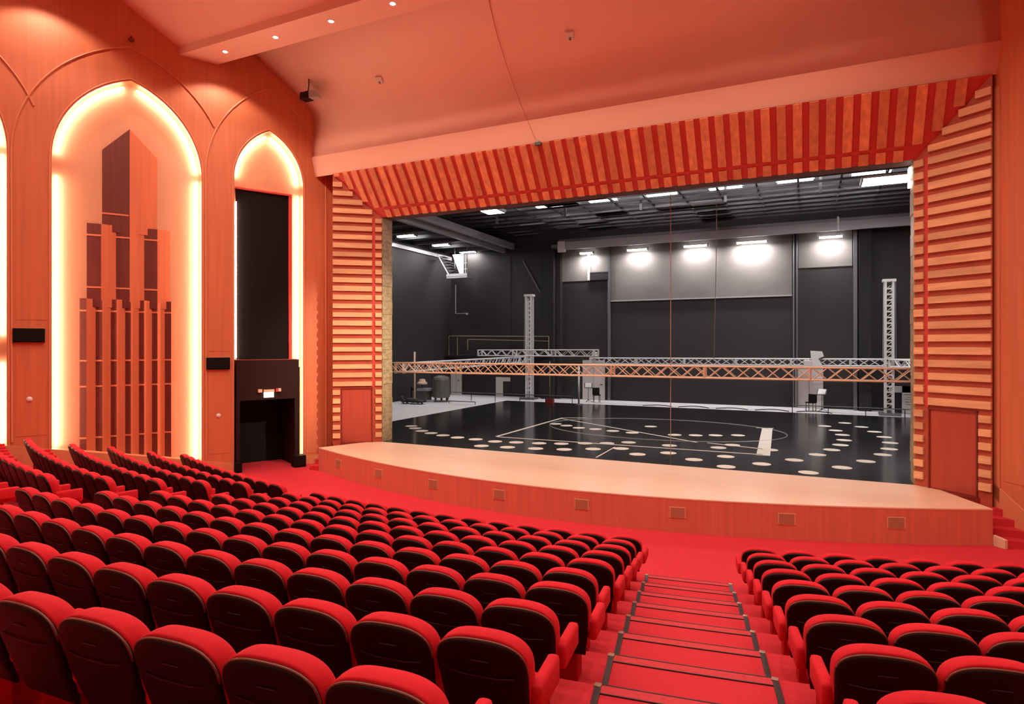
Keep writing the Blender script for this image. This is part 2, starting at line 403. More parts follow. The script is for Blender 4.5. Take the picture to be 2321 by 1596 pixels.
for sc0, sc1, zs, hg, zb in ((5.5, 9.56, 10.0, 2.8, 1.4), (10.6, 14.66, 10.0, 2.8, 2.6)):
    extrude('arch_panel', arch(sc0, sc1, zs, zb, zb, hg), WR, .0, .02, 'arch_panel', wr)
    tube('arch_edge', [WR(s, .12, z) for s, z in arch(sc0 - .05, sc1 + .05, zs, zb, zb, hg + .06)], .06, 'wall_trim', wr)
    tube('led_strip', [WR(s, .10, z) for s, z in arch(sc0, sc1, zs, zb, zb, hg, 14, .12)], .026, 'led_dim', wr)
bk = struct(box('wall_back', (-24, -26.4, 0), (24, -26, 20), 'wall_wood'), 'wood wall closing the hall behind the seats', 'wall')

# ------------------------------------------------------------------ ceiling: stage fascia, rising panel, light beam, next panel ...
prof = [(-1.02, 10.70), (-1.15, 11.42), (-1.10, 12.2), (-1.08, 12.7), (-1.16, 13.05), (-1.4, 13.35), (-1.8, 13.72), (-4.02, 15.4)]
prof2 = [(-5.06, 14.26), (-8.3, 16.55)]
prof3 = [(-9.36, 15.3), (-13.6, 18.4), (-26.2, 18.4)]
def ceil_strip(name, prf, m, th=.12):
    V = []; F = []
    n = len(prf)
    for dz in (0, th):
        for y, z in prf:
            V += [(wall_l_x(y) - .05, y + dz * .6, z + dz), (wall_r_x(y) + .05, y + dz * .6, z + dz)]
    for k in range(n - 1):
        a = 2 * k; F += [(a, a + 1, a + 3, a + 2), (2 * n + a, 2 * n + a + 1, 2 * n + a + 3, 2 * n + a + 2), (a, a + 2, 2 * n + a + 2, 2 * n + a), (a + 1, a + 3, 2 * n + a + 3, 2 * n + a + 1)]
    F += [(0, 1, 2 * n + 1, 2 * n), (2 * n - 2, 2 * n - 1, 4 * n - 1, 4 * n - 2)]
    return mk(name, V, F, m)
ce = struct(ceil_strip('ceiling', prof[1:], 'ceiling_paint'), 'orange ceiling panel sloping up from the stage', 'ceiling')
fa = struct(ceil_strip('ceiling_fascia', prof[:2], 'fascia_paint'), 'pale orange fascia band above the slatted stage frame', 'ceiling'); 
fa2 = struct(ceil_strip('ceiling_panel', prof2, 'ceiling_paint'), 'orange ceiling panel behind the lamp beam', 'ceiling')
struct(ceil_strip('ceiling_rear', prof3, 'ceiling_paint'), 'orange ceiling over the rear seats', 'ceiling')
for q in ce.data.polygons: q.use_smooth = True
ce.data.shade_smooth() if False else None
def beam(name, y0, y1, z0, z1, lab):
    V = []
    for y, z in ((y0, z0), (y1, z0), (y1, z1), (y0, z1)):
        V += [(wall_l_x(y) - .02, y, z), (wall_r_x(y) + .02, y, z)]
    return struct(mk(name, V, [(0, 1, 3, 2), (2, 3, 5, 4), (4, 5, 7, 6), (6, 7, 1, 0), (0, 2, 4, 6), (1, 3, 5, 7)], 'ceiling_paint'), lab, 'beam')
beam('ceiling_beam', -5.06, -4.0, 14.0, 15.5, 'dropped orange ceiling beam carrying a line of downlights')
beam('ceiling_beam', -9.36, -8.3, 15.0, 16.6, 'second dropped ceiling beam behind the viewer')
def downlight(x, y, z, lab, grp, watts, size=126):
    o = tag(empty('downlight', (x, y, z)), lab, 'downlight', grp)
    lathe('trim_ring', [(.07, -.004), (.12, -.012), (.13, 0)], 'white_plastic', o, 16)
    lathe('lamp_disc', [(.068, -.006), (.02, -.012)], 'lamp_disc', o, 16)
    ld = bpy.data.lights.new('downlight_lamp', 'SPOT'); ld.energy = watts; ld.color = HALL_LIGHT; ld.spot_size = R(size); ld.spot_blend = .35; ld.shadow_soft_size = .12
    l = bpy.data.objects.new('downlight_lamp', ld); C.objects.link(l); l.parent = o; l.location = (0, 0, -.06)
    return o
labs = ['bright recessed ceiling downlight nearest the arched wall', 'second bright ceiling downlight from the arched wall', 'third bright ceiling downlight from the arched wall', 'fourth bright ceiling downlight from the arched wall, at the picture edge']
for k in range(9):
    downlight(-11.26 + 2.22 * k, -4.55, 14.0, labs[k] if k < 4 else f'recessed downlight in the front ceiling beam, {ORD[k]} from the arched wall', 'downlights in the ceiling beam' if k < 4 else 'downlights beyond the picture', DOWN_W * (1.1 if k < 6 else .8))
for k in range(11):
    downlight(-13.53 + 2.5 * k, -8.82, 15.0, f'recessed downlight in the second ceiling beam, {ORD[k]} from the arched wall', 'downlights beyond the picture', DOWN_W * 1.15)
for yy in (-14.5, -19.5):
    for k in range(7):
        downlight(-13.5 + 4.4 * k, yy, 18.4, f'recessed downlight over the rear seats, {ORD[k]} from the arched wall, ' + ('front line' if yy > -16 else 'rear line'), 'downlights beyond the picture', DOWN_W * 1.5)

# spotlight added out of view to brighten the slats of the far jamb
fs = tag(empty('added_spotlight', (8.6, -4.5, 13.62)), 'black spotlight added beyond the picture to brighten the far jamb', 'spotlight')
aim = (Vector((-9.2, -.6, 4.2)) - Vector((8.6, -4.5, 13.62))).normalized(); up_ = aim.to_track_quat('-Z', 'Y')
V = []; F = []
for r_, d_ in ((.13, -.3), (.15, -.1), (.15, .22), (.17, .3)):
    for k in range(14): V.append(up_ @ Vector((r_ * math.cos(k * math.pi / 7), r_ * math.sin(k * math.pi / 7), -d_)))
for i in range(3):
    for k in range(14): F.append((i * 14 + k, i * 14 + (k + 1) % 14, i * 14 + 14 + (k + 1) % 14, i * 14 + 14 + k))
F.append(tuple(range(14))); mk('body', V, F, 'black', fs)
tube('yoke', [(0, 0, .0), (0, 0, .36)], .025, 'steel_black', fs)
ld = bpy.data.lights.new('spot_lamp', 'SPOT'); ld.energy = SPOT_W; ld.color = (1, .84, .62); ld.spot_size = R(19); ld.spot_blend = 1.0; ld.shadow_soft_size = .1
l = bpy.data.objects.new('spot_lamp', ld); C.objects.link(l); l.parent = fs; l.rotation_euler = up_.to_euler(); l.location = aim * .31

# ------------------------------------------------------------------ stage frame: slatted splays and header
ZT = 9.18; A0 = Vector((8.43, 0, 0)); 
def PJ(side, t, z): return Vector((side * (8.43 + 1.37 * t), -1.1 * t, z))           # splayed jamb
def HD(x, t): return Vector((x, -1.1 * t, ZT + 1.52 * t))                               # sloping header
pw = struct(empty('wall_proscenium'), 'stage opening frame wall', 'wall')
box('head_wall', (-8.43, .0, ZT), (8.43, .6, 13.2), 'soffit_brown', pw)
for sd in (-1, 1):
    x0, x1 = sorted((sd * 8.43, sd * 13.5)); box('side_wall', (x0, .02, 0), (x1, .6, 13.2), 'soffit_brown', pw)
jl = []
for sd, nm in ((-1, 'left'), (1, 'right')):
    p = struct(empty('wall_jamb_' + nm), 'splayed stage jamb of pale horizontal slats ' + ('beside the small glowing arch' if sd < 0 else 'beside the stage stairs'), 'wall')
    dt0, dt1, dz = .19, .83, 2.85
    def q(t0, t1, z0, z1, th, name, m):
        return slab(name, [PJ(sd, t0, z0), PJ(sd, t1, z0), PJ(sd, t1, z1), PJ(sd, t0, z1)], th, m, p)
    # backing
    q(0, dt0, S, ZT, .01, 'backing', 'jamb_back'); q(dt1, 1, .0, ZT, .01, 'backing', 'jamb_back'); q(dt0, dt1, dz, ZT, .01, 'backing', 'jamb_back')
    q(.14, .195, dz, ZT, .02, 'groove', 'red_lacquer')
    slab('backing', [PJ(sd, 0, ZT), PJ(sd, 1, ZT), PJ(sd, 1, 10.7), PJ(sd, .02, ZT + .03)], .01, 'jamb_back', p)
    q(1, 1.0, 0, 1, .01, 'edge', 'red_lacquer') if False else None
    mk('outer_return', [PJ(sd, 1, 0), PJ(sd, 1, 10.7), PJ(sd, 1, 10.7) + Vector((-.02 * sd, 1.1, 0)), PJ(sd, 1, 0) + Vector((-.02 * sd, 1.1, 0))], [(0, 1, 2, 3)], 'wall_wood', p)
    # door in the splay
    d = empty('door'); d.parent = p; d['label'] = 'dark red door set in the slats'
    q(dt0, dt1, S, dz, -.35, 'door_leaf', 'door_red').parent = d
    for a, b in ((dt0, dt0 + .02), (dt1 - .02, dt1)): q(a, b, S, dz, .04, 'door_post', 'maroon').parent = d
    q(dt0, dt1, dz - .05, dz, .04, 'door_head', 'maroon').parent = d
    q(dt0, dt1, .0, S + .02, .01, 'door_step', 'maroon').parent = d
    per = .318; z = 1.0; k = 0
    while z < 10.45:
        h = .175 + random.uniform(-.012, .012); th = .075
        tm = max(0, (z + h - ZT) / 1.52) + .01
        if z + h < dz + .05:
            q(dt1 + .02, 1, z, z + h, th, 'slat', 'slat_wood')
            q(0, .13, z, z + h, th, 'slat', 'slat_wood')
        else:
            q(max(.20, tm), 1, z, z + h, th, 'slat', 'slat_wood')
            if tm < .1: q(0.0, .135, z, z + h, th, 'slat', 'slat_wood')
        z += per; k += 1
hd = struct(empty('wall_header'), 'sloping header of upright slats above the stage', 'wall')
slab('backing', [HD(-8.43, 0), HD(8.43, 0), HD(9.8, 1), HD(-9.8, 1)], .01, 'red_lacquer', hd)
per = .392; n = int(19.2 / per)
for k in range(n + 1):
    x = -9.6 + k * per; x0, x1 = x - .11, x + .11
    t0 = max(.225, (max(abs(x0), abs(x1)) - 8.43) / 1.37 + .01)
    if t0 < .95:
        slab('slat', [HD(x0, t0), HD(x1, t0), HD(x1, .995), HD(x0, .995)], .07, 'header_slat', hd)
    if abs(x) < 8.3:
        slab('slat', [HD(x0, .0), HD(x1, .0), HD(x1, .16), HD(x0, .16)], .06, 'header_slat', hd)
slab('groove', [HD(-8.6, .165), HD(8.6, .165), HD(8.67, .215), HD(-8.67, .215)], .03, 'red_lacquer', hd)
# gilded reveals of the opening, block by block
for sd, nm in ((-1, 'left'), (1, 'right')):
    rv = struct(empty('trim_reveal_' + nm), 'gilded textured block reveal of the stage opening', 'trim')
    z = S
    while z < ZT - .1:
        h = random.uniform(.35, .6); z1 = min(z + h, ZT); e = random.uniform(.0, .02)
        x0, x1 = sorted((sd * 8.43, sd * (8.405 - e)))
        box('block', (x0, .0 + random.uniform(0, .015), z + .004), (x1, .6, z1 - .004), 'gold_leaf', rv); z = z1

# ------------------------------------------------------------------ apron
ap = struct(empty('stage_apron'), 'curved pale wood stage apron with orange fascia', 'stage')
def ap_y(x): 
    u = abs(x) / 9.6; return -4.30 + 2.25 * (u ** 1.9)
front = [(-9.6 + 19.2 * k / 60, ap_y(-9.6 + 19.2 * k / 60)) for k in range(61)]
out = front + [(8.75, -.02), (8.43, .0), (-8.43, .0), (-8.75, -.02)]
extrude('apron_top', [(x, y) for x, y in out], lambda s, off, z: Vector((s, z, off)), S - .03, S, 'apron_wood', ap)
V = []; F = []
for x, y in front: V += [(x, y + .006, 0), (x, y + .006, S - .03), (x, y + .15, 0), (x, y + .15, S - .03)]
for k in range(60):
    a = 4 * k; F += [(a, a + 4, a + 5, a + 1), (a + 2, a + 6, a + 7, a + 3), (a + 1, a + 5, a + 7, a + 3)]
mk('fascia', V, F, 'apron_front', ap)
for sd in (-1, 1):
    mk('apron_side', [(sd * 9.58, -2.02, 0), (sd * 8.74, -.02, 0), (sd * 8.74, -.02, S - .06), (sd * 9.58, -2.02, S - .06)], [(0, 1, 2, 3)], 'apron_front', ap)
for k, x in enumerate((-8.22, -5.98, -3.66, -1.41, .88, 3.17, 5.5, 7.7)):
    a, b = Vector((x - .18, ap_y(x - .18) + .006, 0)), Vector((x + .18, ap_y(x + .18) + .006, 0))
    slab('grille_edge', [a + Vector((0, 0, .34)), b + Vector((0, 0, .34)), b + Vector((0, 0, .60)), a + Vector((0, 0, .60))], .012, 'grille_edge', ap)
    u = (b - a) * .06
    g = slab('grille', [a + u + Vector((0, -.012, .355)), b - u + Vector((0, -.012, .355)), b - u + Vector((0, -.012, .585)), a + u + Vector((0, -.012, .585))], .006, 'grille', ap)
# carpeted stairs up to the stage, one each side
for sd, nm in ((1, 'right'), (-1, 'left')):
    st = struct(empty('stairs_' + nm), 'small red carpeted stairs ' + ('between the apron and the plain wood wall' if sd > 0 else 'between the apron and the arched wall'), 'stairs')
    for k in range(5):
        z1 = S - .162 * k - .004; y1 = -.95 - .28 * k; y0 = y1 - .28
        if k == 0: y1 = -.02
        inn = lambda y: sd * (8.74 + (y + .02) / -2.0 * .84 + .015)
        outx = (lambda y: wall_r_x(y) - .02) if sd > 0 else (lambda y: max(wall_l_x(y) + .02, -10.0))
        yb = y1 if k else -.05
        yf = -.95 - .28 * k
        V = [(inn(yf), yf, 0), (outx(yf), yf, 0), (outx(yb if k else -.3), yb if k else -.3, 0), (inn(yb if k else -.3), yb if k else -.3, 0)]
        if k: V = [(inn(yf), yf, 0), (outx(yf), yf, 0), (outx(yf + .28), yf + .28, 0), (inn(yf + .28), yf + .28, 0)]
        V = V + [(a, b, z1) for a, b, _ in V]
        mk('step', V, BF, 'carpet' if k else 'maroon', st)
pb = mk('stair_post', [(9.60, -2.05, 0), (9.77, -2.25, 0), (9.83, -2.21, 0), (9.66, -2.0, 0), (9.60, -2.05, .24), (9.77, -2.25, .20), (9.83, -2.21, .20), (9.66, -2.0, .24)], BF, 'cream'); bevel(pb, .008)
tag(pb, 'short cream slanted end panel at the foot of the stage stairs', 'post')

# ------------------------------------------------------------------ stage house
sf = struct(box('floor_stage', (-11.85, .0, S - .1), (11.85, 17.7, S), 'stage_black'), 'glossy black stage floor with white dots and tape', 'floor')
struct(box('floor_backstage', (-18, .6, S - .3), (18, 22, S - .02), 'stage_grey_floor'), 'pale grey backstage floor around the black stage', 'floor')
bw = struct(empty('wall_stage_back'), 'dark grey rear stage wall with a pale lit upper band', 'wall')
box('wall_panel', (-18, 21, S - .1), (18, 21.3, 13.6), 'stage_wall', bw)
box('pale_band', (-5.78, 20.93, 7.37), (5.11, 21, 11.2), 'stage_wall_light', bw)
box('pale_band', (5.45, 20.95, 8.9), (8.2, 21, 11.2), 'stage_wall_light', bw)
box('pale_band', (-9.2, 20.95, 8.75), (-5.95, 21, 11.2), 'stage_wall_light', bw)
box('band_ledge', (-5.78, 20.86, 7.29), (5.11, 21, 7.37), 'steel_light', bw)
box('seam', (-13.12, 20.97, S), (-13.08, 21, 10.8), 'stage_wall_dark', bw)
for x0, x1, yy, m in ((-10.5, -9.55, 20.2, 'stage_wall_dark'), (-9.5, -9.2, 20.6, 'stage_wall'), (-5.95, -5.8, 20.8, 'steel_grey'), (8.25, 8.42, 20.5, 'steel_grey'), (8.5, 9.1, 20.3, 'stage_wall_dark')):
    box('column', (x0, yy, S), (x1, 21, 10.9), m, bw)
for x in (5.2, 5.38):
    tube('wall_pipe', [(x, 20.85, S), (x, 20.85, 11)], .045, 'steel_grey', bw)
tube('wall_brace', [(-12.12, 20.9, 10.39), (-10.3, 20.9, 7.25)], .06, 'steel_grey', bw)
lwg = struct(empty('wall_stage_left'), 'dark side wall of the stage wing with a pale top rail', 'wall')
box('wall_panel', (-18.3, .6, S - .1), (-18, 21.3, 13.6), 'stage_wall', lwg)
box('top_rail', (-18, 6, 10.72), (-17.9, 20.9, 10.95), 'steel_light', lwg)
struct(box('wall_stage_right', (18, .6, S - .1), (18.3, 21.3, 13.6), 'stage_wall'), 'dark side wall of the far stage wing', 'wall')
struct(box('ceiling_stage', (-18.3, .6, 13.0), (18.3, 21.3, 13.2), 'ceiling_stage'), 'grey roof slab above the stage grid', 'ceiling')
# doors of the back wall
def bdoor(nm, x0, x1, z1, lab, m='door_white'):
    d = struct(empty(nm), lab, 'door')
    f = .09
    box('door_leaf', (x0 + f, 20.93, S), (x1 - f, 20.98, z1 - f), m, d)
    for a, b in ((x0, x0 + f), (x1 - f, x1)): box('frame_post', (a, 20.9, S), (b, 21, z1), m, d)
    box('frame_head', (x0 + f, 20.9, z1 - f), (x1 - f, 21, z1), m, d)
    box('handle', (x1 - .3, 20.88, S + .98), (x1 - .18, 20.93, S + 1.03), 'steel_black', d)
    box('door_seam', ((x0 + x1) / 2 - .01, 20.925, S), ((x0 + x1) / 2 + .01, 20.932, z1 - f), 'steel_grey', d)
    return d
bdoor('door_2', -7.72, -6.17, 3.42, 'pale double door in the rear stage wall beside the left lamp column')
bdoor('door_3', 5.29, 6.74, 3.15, 'pale double door in the rear stage wall under the white hoist')
bdoor('door_4', -18.0, -17.1, 2.45, 'narrow pale door in the rear wall of the stage wing')
ls = tag(empty('door_surround', (-13.9, 20.95, S)), 'pale inverted L shaped panel on the dark rear stage wall', 'panel')
for nm, a, b in (('upright', (-.36, -.03, 0), (.2, .03, 1.34)), ('arm', (.2, -.03, 1.05), (.78, .03, 1.34))): box(nm, a, b, 'door_white', ls)
# booth window
bo = tag(empty('wall_booth', (-6.55, 20.9, 8.75)), 'white recessed booth window high on the rear stage wall', 'window booth')
box('back_panel', (-.62, 0, .55), (.62, .05, 1.75), 'stage_wall_light', bo); box('dark_ledge', (-.62, -.12, 0), (.62, .05, .5), 'steel_black', bo)
box('jamb', (-.78, -.12, 0), (-.62, .05, 1.75), 'alu_white', bo); box('shelf', (-.62, -.14, .5), (.62, .05, .55), 'steel_grey', bo)
# galleries
ga = struct(empty('gallery_rear'), 'grey steel fly gallery along the rear stage wall', 'gallery')
box('deck', (-9.6, 19.9, 10.95), (18, 21, 11.15), 'steel_grey', ga); box('front_beam', (-9.0, 19.78, 10.75), (18, 19.9, 11.25), 'steel_light', ga)
box('toe_board', (-9.0, 19.75, 11.25), (18, 19.78, 11.42), 'steel_grey', ga); box('end_plate', (-9.05, 19.7, 10.6), (-8.55, 19.92, 11.3), 'alu_white', ga)
box('side_plate', (7.4, 19.7, 10.75), (7.5, 19.9, 11.5), 'alu_white', ga)
gl = struct(empty('gallery_side'), 'grey steel fly gallery running back along the stage wing', 'gallery')
box('deck', (-18, 2, 11.35), (-13.6, 20.9, 11.5), 'steel_black', gl)
for x, z0, z1, m in ((-13.6, 11.0, 11.35, 'steel_light'), (-12.9, 11.2, 11.6, 'steel_light'), (-13.25, 11.35, 11.45, 'steel_black')):
    box('edge_beam', (x - .13, 2, z0), (x + .13, 20.9, z1), m, gl)
for k in range(9): box('cross_beam', (-18, 4 + 2 * k, 11.15), (-13.7, 4.12 + 2 * k, 11.35), 'steel_grey', gl)
# stage grid
gr = struct(empty('ceiling_grid'), 'black steel grid of beams under the stage roof', 'ceiling grid')
for k in range(12):
    y = 8.2 + k * 1.02
    box('grid_beam', (-12.7, y, 11.75), (18, y + .09, 11.85), 'steel_black', gr)
for k in range(17):
    x = -12.0 + k * 1.75
    box('grid_cross', (x, 7.5, 11.85), (x + .08, 20, 11.95), 'steel_black', gr)
for k in range(6):
    x = -10 + k * 4.1; box('grid_hanger', (x, 12.5, 11.3), (x + .12, 12.6, 13.0), 'steel_grey', gr)
random.seed(11)
for k in range(30):   # grating plates lying in the grid
    x = -12 + random.randrange(8) * 1.75; y = 8.2 + random.randrange(11) * 1.02
    box('grate_plate', (x + .08, y + .09, 11.86), (x + 1.75, y + 1.02, 11.89), random.choice(('steel_grey', 'steel_grey', 'ceiling_stage')), gr)
# lamps of the stage house
def lamp(name, p, lx, ly, m, lab, grp, power):
    o = tag(empty(name, p), lab, 'lamp', grp)
    box('housing', (-lx / 2 - .04, -ly / 2 - .04, .03), (lx / 2 + .04, ly / 2 + .04, .12), 'alu_white', o)
    box('tube', (-lx / 2, -ly / 2, -.04), (lx / 2, ly / 2, .03), m, o)
    for s_ in (-1, 1): box('end_cap', (s_ * lx / 2 - .03, -ly / 2 - .02, -.05), (s_ * lx / 2 + .03, ly / 2 + .02, .03), 'steel_light', o)
    if name == 'work_light': tube('hanger', [(0, 0, .12), (0, 0, .5)], .025, 'steel_grey', o)
    ld = bpy.data.lights.new('tube_lamp', 'AREA'); ld.shape = 'RECTANGLE'; ld.size = lx; ld.size_y = ly; ld.energy = power; ld.color = (1, .96, .94)
    l = bpy.data.objects.new('tube_lamp', ld); C.objects.link(l); l.parent = o; l.location = (0, 0, -.06)
    return o
WP = 150
for x, ly_, lab in ((-7.25, 'small tube lamp above the white booth window', .9), (-3.87, 'tube lamp at the left end of the pale rear wall band', 1.3), (-.27, 'tube lamp at the middle of the pale rear wall band', 1.4), (2.95, 'brightest tube lamp over the pale rear wall band', 1.7), (7.1, 'tube lamp beside the pipes right of the pale rear wall band', 1.2)):
    lamp('tube_light', (x, 20.35, 10.5), lab, .24, 'tube_light', ly_, 'tube lamps under the rear gallery', WP * (1.3 if lab > 1.6 else .65))
for p, lab in (((-16.6, 13.3, 11.22), 'tube lamp under the side gallery nearest the gilded reveal'), ((-16.5, 17.2, 11.22), 'tube lamp under the side gallery above the hanging stair'), ((-16.35, 20.6, 11.22), 'small tube lamp in the far corner of the stage wing')):
    o = lamp('tube_light', p, 1.3, .3, 'tube_light', lab, 'tube lamps under the side gallery', WP * .8)
lamp('work_light', (-9.0, 10.2, 11.45), 1.0, .9, 'tube_light', 'bright floodlight hanging below the stage grid at the left', 'floodlights below the stage grid', WP * 1.5)
lamp('work_light', (8.9, 11.3, 11.3), 1.8, 1.1, 'tube_light', 'large bright floodlight below the grid at the right of the stage', 'floodlights below the stage grid', WP * 3)
for x, y, lab in ((-3.4, 10.6, 'first glowing strip lamp above the stage grid'), (-.9, 10.6, 'second glowing strip lamp above the stage grid'), (2.2, 10.8, 'third glowing strip lamp above the stage grid'), (4.4, 11.2, 'fourth glowing strip lamp above the stage grid'), (6.2, 12.2, 'fifth glowing strip lamp above the stage grid')):
    lamp('tube_light', (x, y, 12.7), 1.9, .8, 'tube_soft', lab, 'strip lamps above the stage grid', WP * .5)
for k in range(6):
    o = lamp('strip_uplight', (-7 + 3.1 * k, 13.2, 12.15), 1.6, .3, 'tube_soft', ORD[k] + ' uplight strip lying on top of the stage grid from the left', 'uplights on the stage grid', 1)
    l = [c for c in o.children if c.type == 'LIGHT'][0]; l.rotation_euler = (R(180), 0, 0); l.location = (0, 0, .16); l.data.energy = WP * 2.6
# small bright panels on the reveal
for k, z in enumerate((9.02, 8.87, 8.62)):
    o = tag(empty('reveal_lamp', (8.38, .42, z)), ['upper', 'middle', 'lower'][k] + ' of three small white lamps on the stage reveal', 'lamp', 'small lamps on the reveal')
    box('lamp_face', (-.05, -.12, -.05), (0, .14, .06 + (.03 if k == 2 else 0)), 'sign_light', o); box('bracket', (0, -.05, -.03), (.04, .05, .03), 'steel_grey', o)
# hanging stair, wall rails
hs = tag(empty('hanging_stair', (-16.4, 19, 9.1)), 'steel stair hanging from the side gallery with a white side panel', 'stair')
mk('side_panel', [(-.05, -.45, 1.65), (.85, -.45, 1.65), (.85, -.45, .2), (.55, -.45, .2), (-.05, -.4, 1.65), (.85, -.4, 1.65), (.85, -.4, .2), (.55, -.4, .2)], BF, 'alu_white', hs)
box('landing', (-.5, -.5, 0), (1.15, .5, .12), 'steel_light', hs); box('landing_edge', (-.5, -.52, .12), (1.15, -.5, .3), 'steel_light', hs)
for k in range(7): box('tread', (-1.15 + k * .15, -.4, 1.55 - k * .21), (-.75 + k * .15, .4, 1.6 - k * .21), 'steel_grey', hs)
tube('stringer', [(-1.3, -.42, 1.75), (-.3, -.42, .15)], .05, 'steel_light', hs); tube('post', [(1.0, -.45, .2), (1.0, -.45, 1.6)], .03, 'alu_white', hs)
for hx in (-.3, .7): tube('hanger', [(hx, .3, .1), (hx, .3, 2.27)], .03, 'steel_light', hs)
for z in (.6, 1.0): tube('rail', [(.9, -.45, z), (1.15, -.45, z)], .02, 'alu_white', hs)
ba = tag(empty('wall_balcony', (-14, 20, 3.6)), 'dark balcony with thin rails on the rear wall of the stage wing', 'balcony')
box('deck', (-4, 0, 0), (4.3, .9, .12), 'steel_black', ba)
for pts in ([(-3.6, 0, .1), (-3.6, 0, 1.5), (-2.9, 0, 1.5), (4.2, 0, 1.42)], [(-2.9, 0, .1), (-2.9, 0, 1.4)], [(-2.0, 0, 1.25), (4.2, 0, 1.1)], [(4.2, 0, .1), (4.2, 0, 1.42)], [(-2.05, 0, .5), (-2.05, 0, 1.25)]):
    tube('rail', pts, .03, 'rope', ba)
wp = tag(empty('wall_conduit', (-17.4, 20.6, 6.75)), 'thin bent pipe below the hanging stair', 'pipe')
tube('pipe', [(0, 0, 2.1), (0, 0, 0), (.95, 0, 0)], .03, 'steel_light', wp); box('pipe_end', (.9, -.06, -.1), (1.02, .06, .02), 'alu_white', wp)

# ------------------------------------------------------------------ trusses and towers
def truss(name, a, b, hgt, dep, bay, m, lab, cat='truss', cross=True, rr=.024, mode='x'):
    a, b = Vector(a), Vector(b); o = tag(empty(name, a), lab, cat); d = (b - a); Ln = d.length; d.normalize()
    u = Vector((-d.y, d.x, 0)).normalized() * dep; up = Vector((0, 0, hgt)); z0 = Vector()
    for off in (z0, u, up, u + up): tube('chord', [off, d * Ln + off], rr, m, o)
    nb = max(1, round(Ln / bay)); st = Ln / nb
    Vx, Fx = tubev([z0, d * st + up], rr * .55, 5); me1 = None
    protos = {}
    def strut(key, p0, p1, at):
        if key not in protos:
            V, F = tubev([p0, p1], rr * .6, 5); x = mk('strut', V, F, m, o); protos[key] = x
        else:
            x = protos[key].copy(); C.objects.link(x); x.parent = o
        x.location = at; return x
    rear = []
    for k in range(nb):
        at = d * (st * k)
        if mode == 'x':
            strut('a', z0, d * st + up, at); strut('b', up, d * st, at)
        else:
            strut('a' if k % 2 == 0 else 'b', z0 if k % 2 == 0 else up, (d * st + up) if k % 2 == 0 else d * st, at)
        rear.append(tubev([at + u + (z0 if k % 2 else up), at + d * st + u + (up if k % 2 else z0)], rr * .6, 4))
        rear.append(tubev([at + up, at + d * st + u + up], rr * .5, 4)); rear.append(tubev([at, at + d * st + u], rr * .5, 4))
    V, F = join(rear); r = mk('rear_lattice', V, F, m, o); r['kind'] = 'stuff'
    n3 = int(Ln / 2.9)
    for k in range(n3 + 1):
        at = d * min(Ln - .06, k * Ln / max(n3, 1))
        q = [at + z0, at + u, at + u + up, at + up]; V = q + [p + d * .06 for p in q]
        for p0, p1 in ((0, 3), (1, 2)):
            Vt, Ft = tubev([q[p0] + d * .03, q[p1] + d * .03], rr * 1.25, 6); mk('end_post', Vt, Ft, m, o)
    return o
truss('front_truss', (-8.95, 1.2, 3.36), (8.95, 1.2, 3.40), .36, .36, .42, 'alu', 'long low lattice truss across the front of the stage opening', rr=.030)
truss('rear_truss', (-6.6, 19.0, 3.25), (10.9, 19.0, 3.32), .36, .36, .50, 'alu_white', 'white lattice truss along the rear of the stage', mode='z', rr=.045)
truss('side_truss', (-8.9, 2.0, 3.30), (-11.0, 18.8, 3.30), .36, .36, .55, 'alu_white', 'white lattice truss running back along the left of the stage', mode='z', rr=.04)
truss('raised_truss', (-13.6, 17.0, 3.75), (-4.65, 14.0, 3.80), .36, .36, .45, 'alu_white', 'white lattice truss lying askew above the side truss', mode='z', rr=.04)
truss('corner_truss', (9.75, 18.5, 3.32), (10.8, 15.5, 3.3), .36, .36, .5, 'alu_white', 'short white truss turning the corner at the right tower', mode='z', rr=.045)
def tower(x, y, lab):
    o = tag(empty('truss_tower', (x, y, S)), lab, 'tower', 'truss towers'); hh = 7.7 - S; w_ = .17
    for sx in (-1, 1):
        for sy in (-1, 1): box('upright', (sx * w_ - .05, sy * w_ - .05, .1), (sx * w_ + .05, sy * w_ + .05, hh), 'alu_white', o)
    n_ = 22
    for k in range(n_):
        z = .25 + k * (hh - .35) / n_
        box('rung', (-w_, -w_ - .02, z), (w_, -w_ + .02, z + .08), 'alu_white', o)
        V, F = join([tubev([(-w_, w_, z), (w_, w_, z + .3)], .018, 4)]); mk('brace', V, F, 'alu_white', o)
    box('head_block', (-.30, -.25, hh), (.30, .25, hh + .14), 'alu_white', o)
    tube('chain', [(-.3, -.2, 2.9), (-.27, -.2, hh)], .012, 'steel_light', o); tube('chain', [(.29, -.2, 2.9), (.27, -.2, hh)], .012, 'steel_light', o)
    box('base_plate', (-.45, -.45, 0), (.45, .45, .1), 'steel_grey', o)
    for sx in (-1, 1): box('outrigger', (sx * .25 - .25, -.5, .0), (sx * .25 + .25, -.4, .12), 'steel_grey', o)
    return o
tower(-10.97, 19.45, 'tall pale lattice tower at the left rear of the stage'); tower(9.75, 18.65, 'tall white ladder like tower at the right rear of the stage')
ho = tag(empty('chain_hoist', (6.35, 18.85, 3.2)), 'white folded cover draped over the rear truss above the pale door', 'hoist')
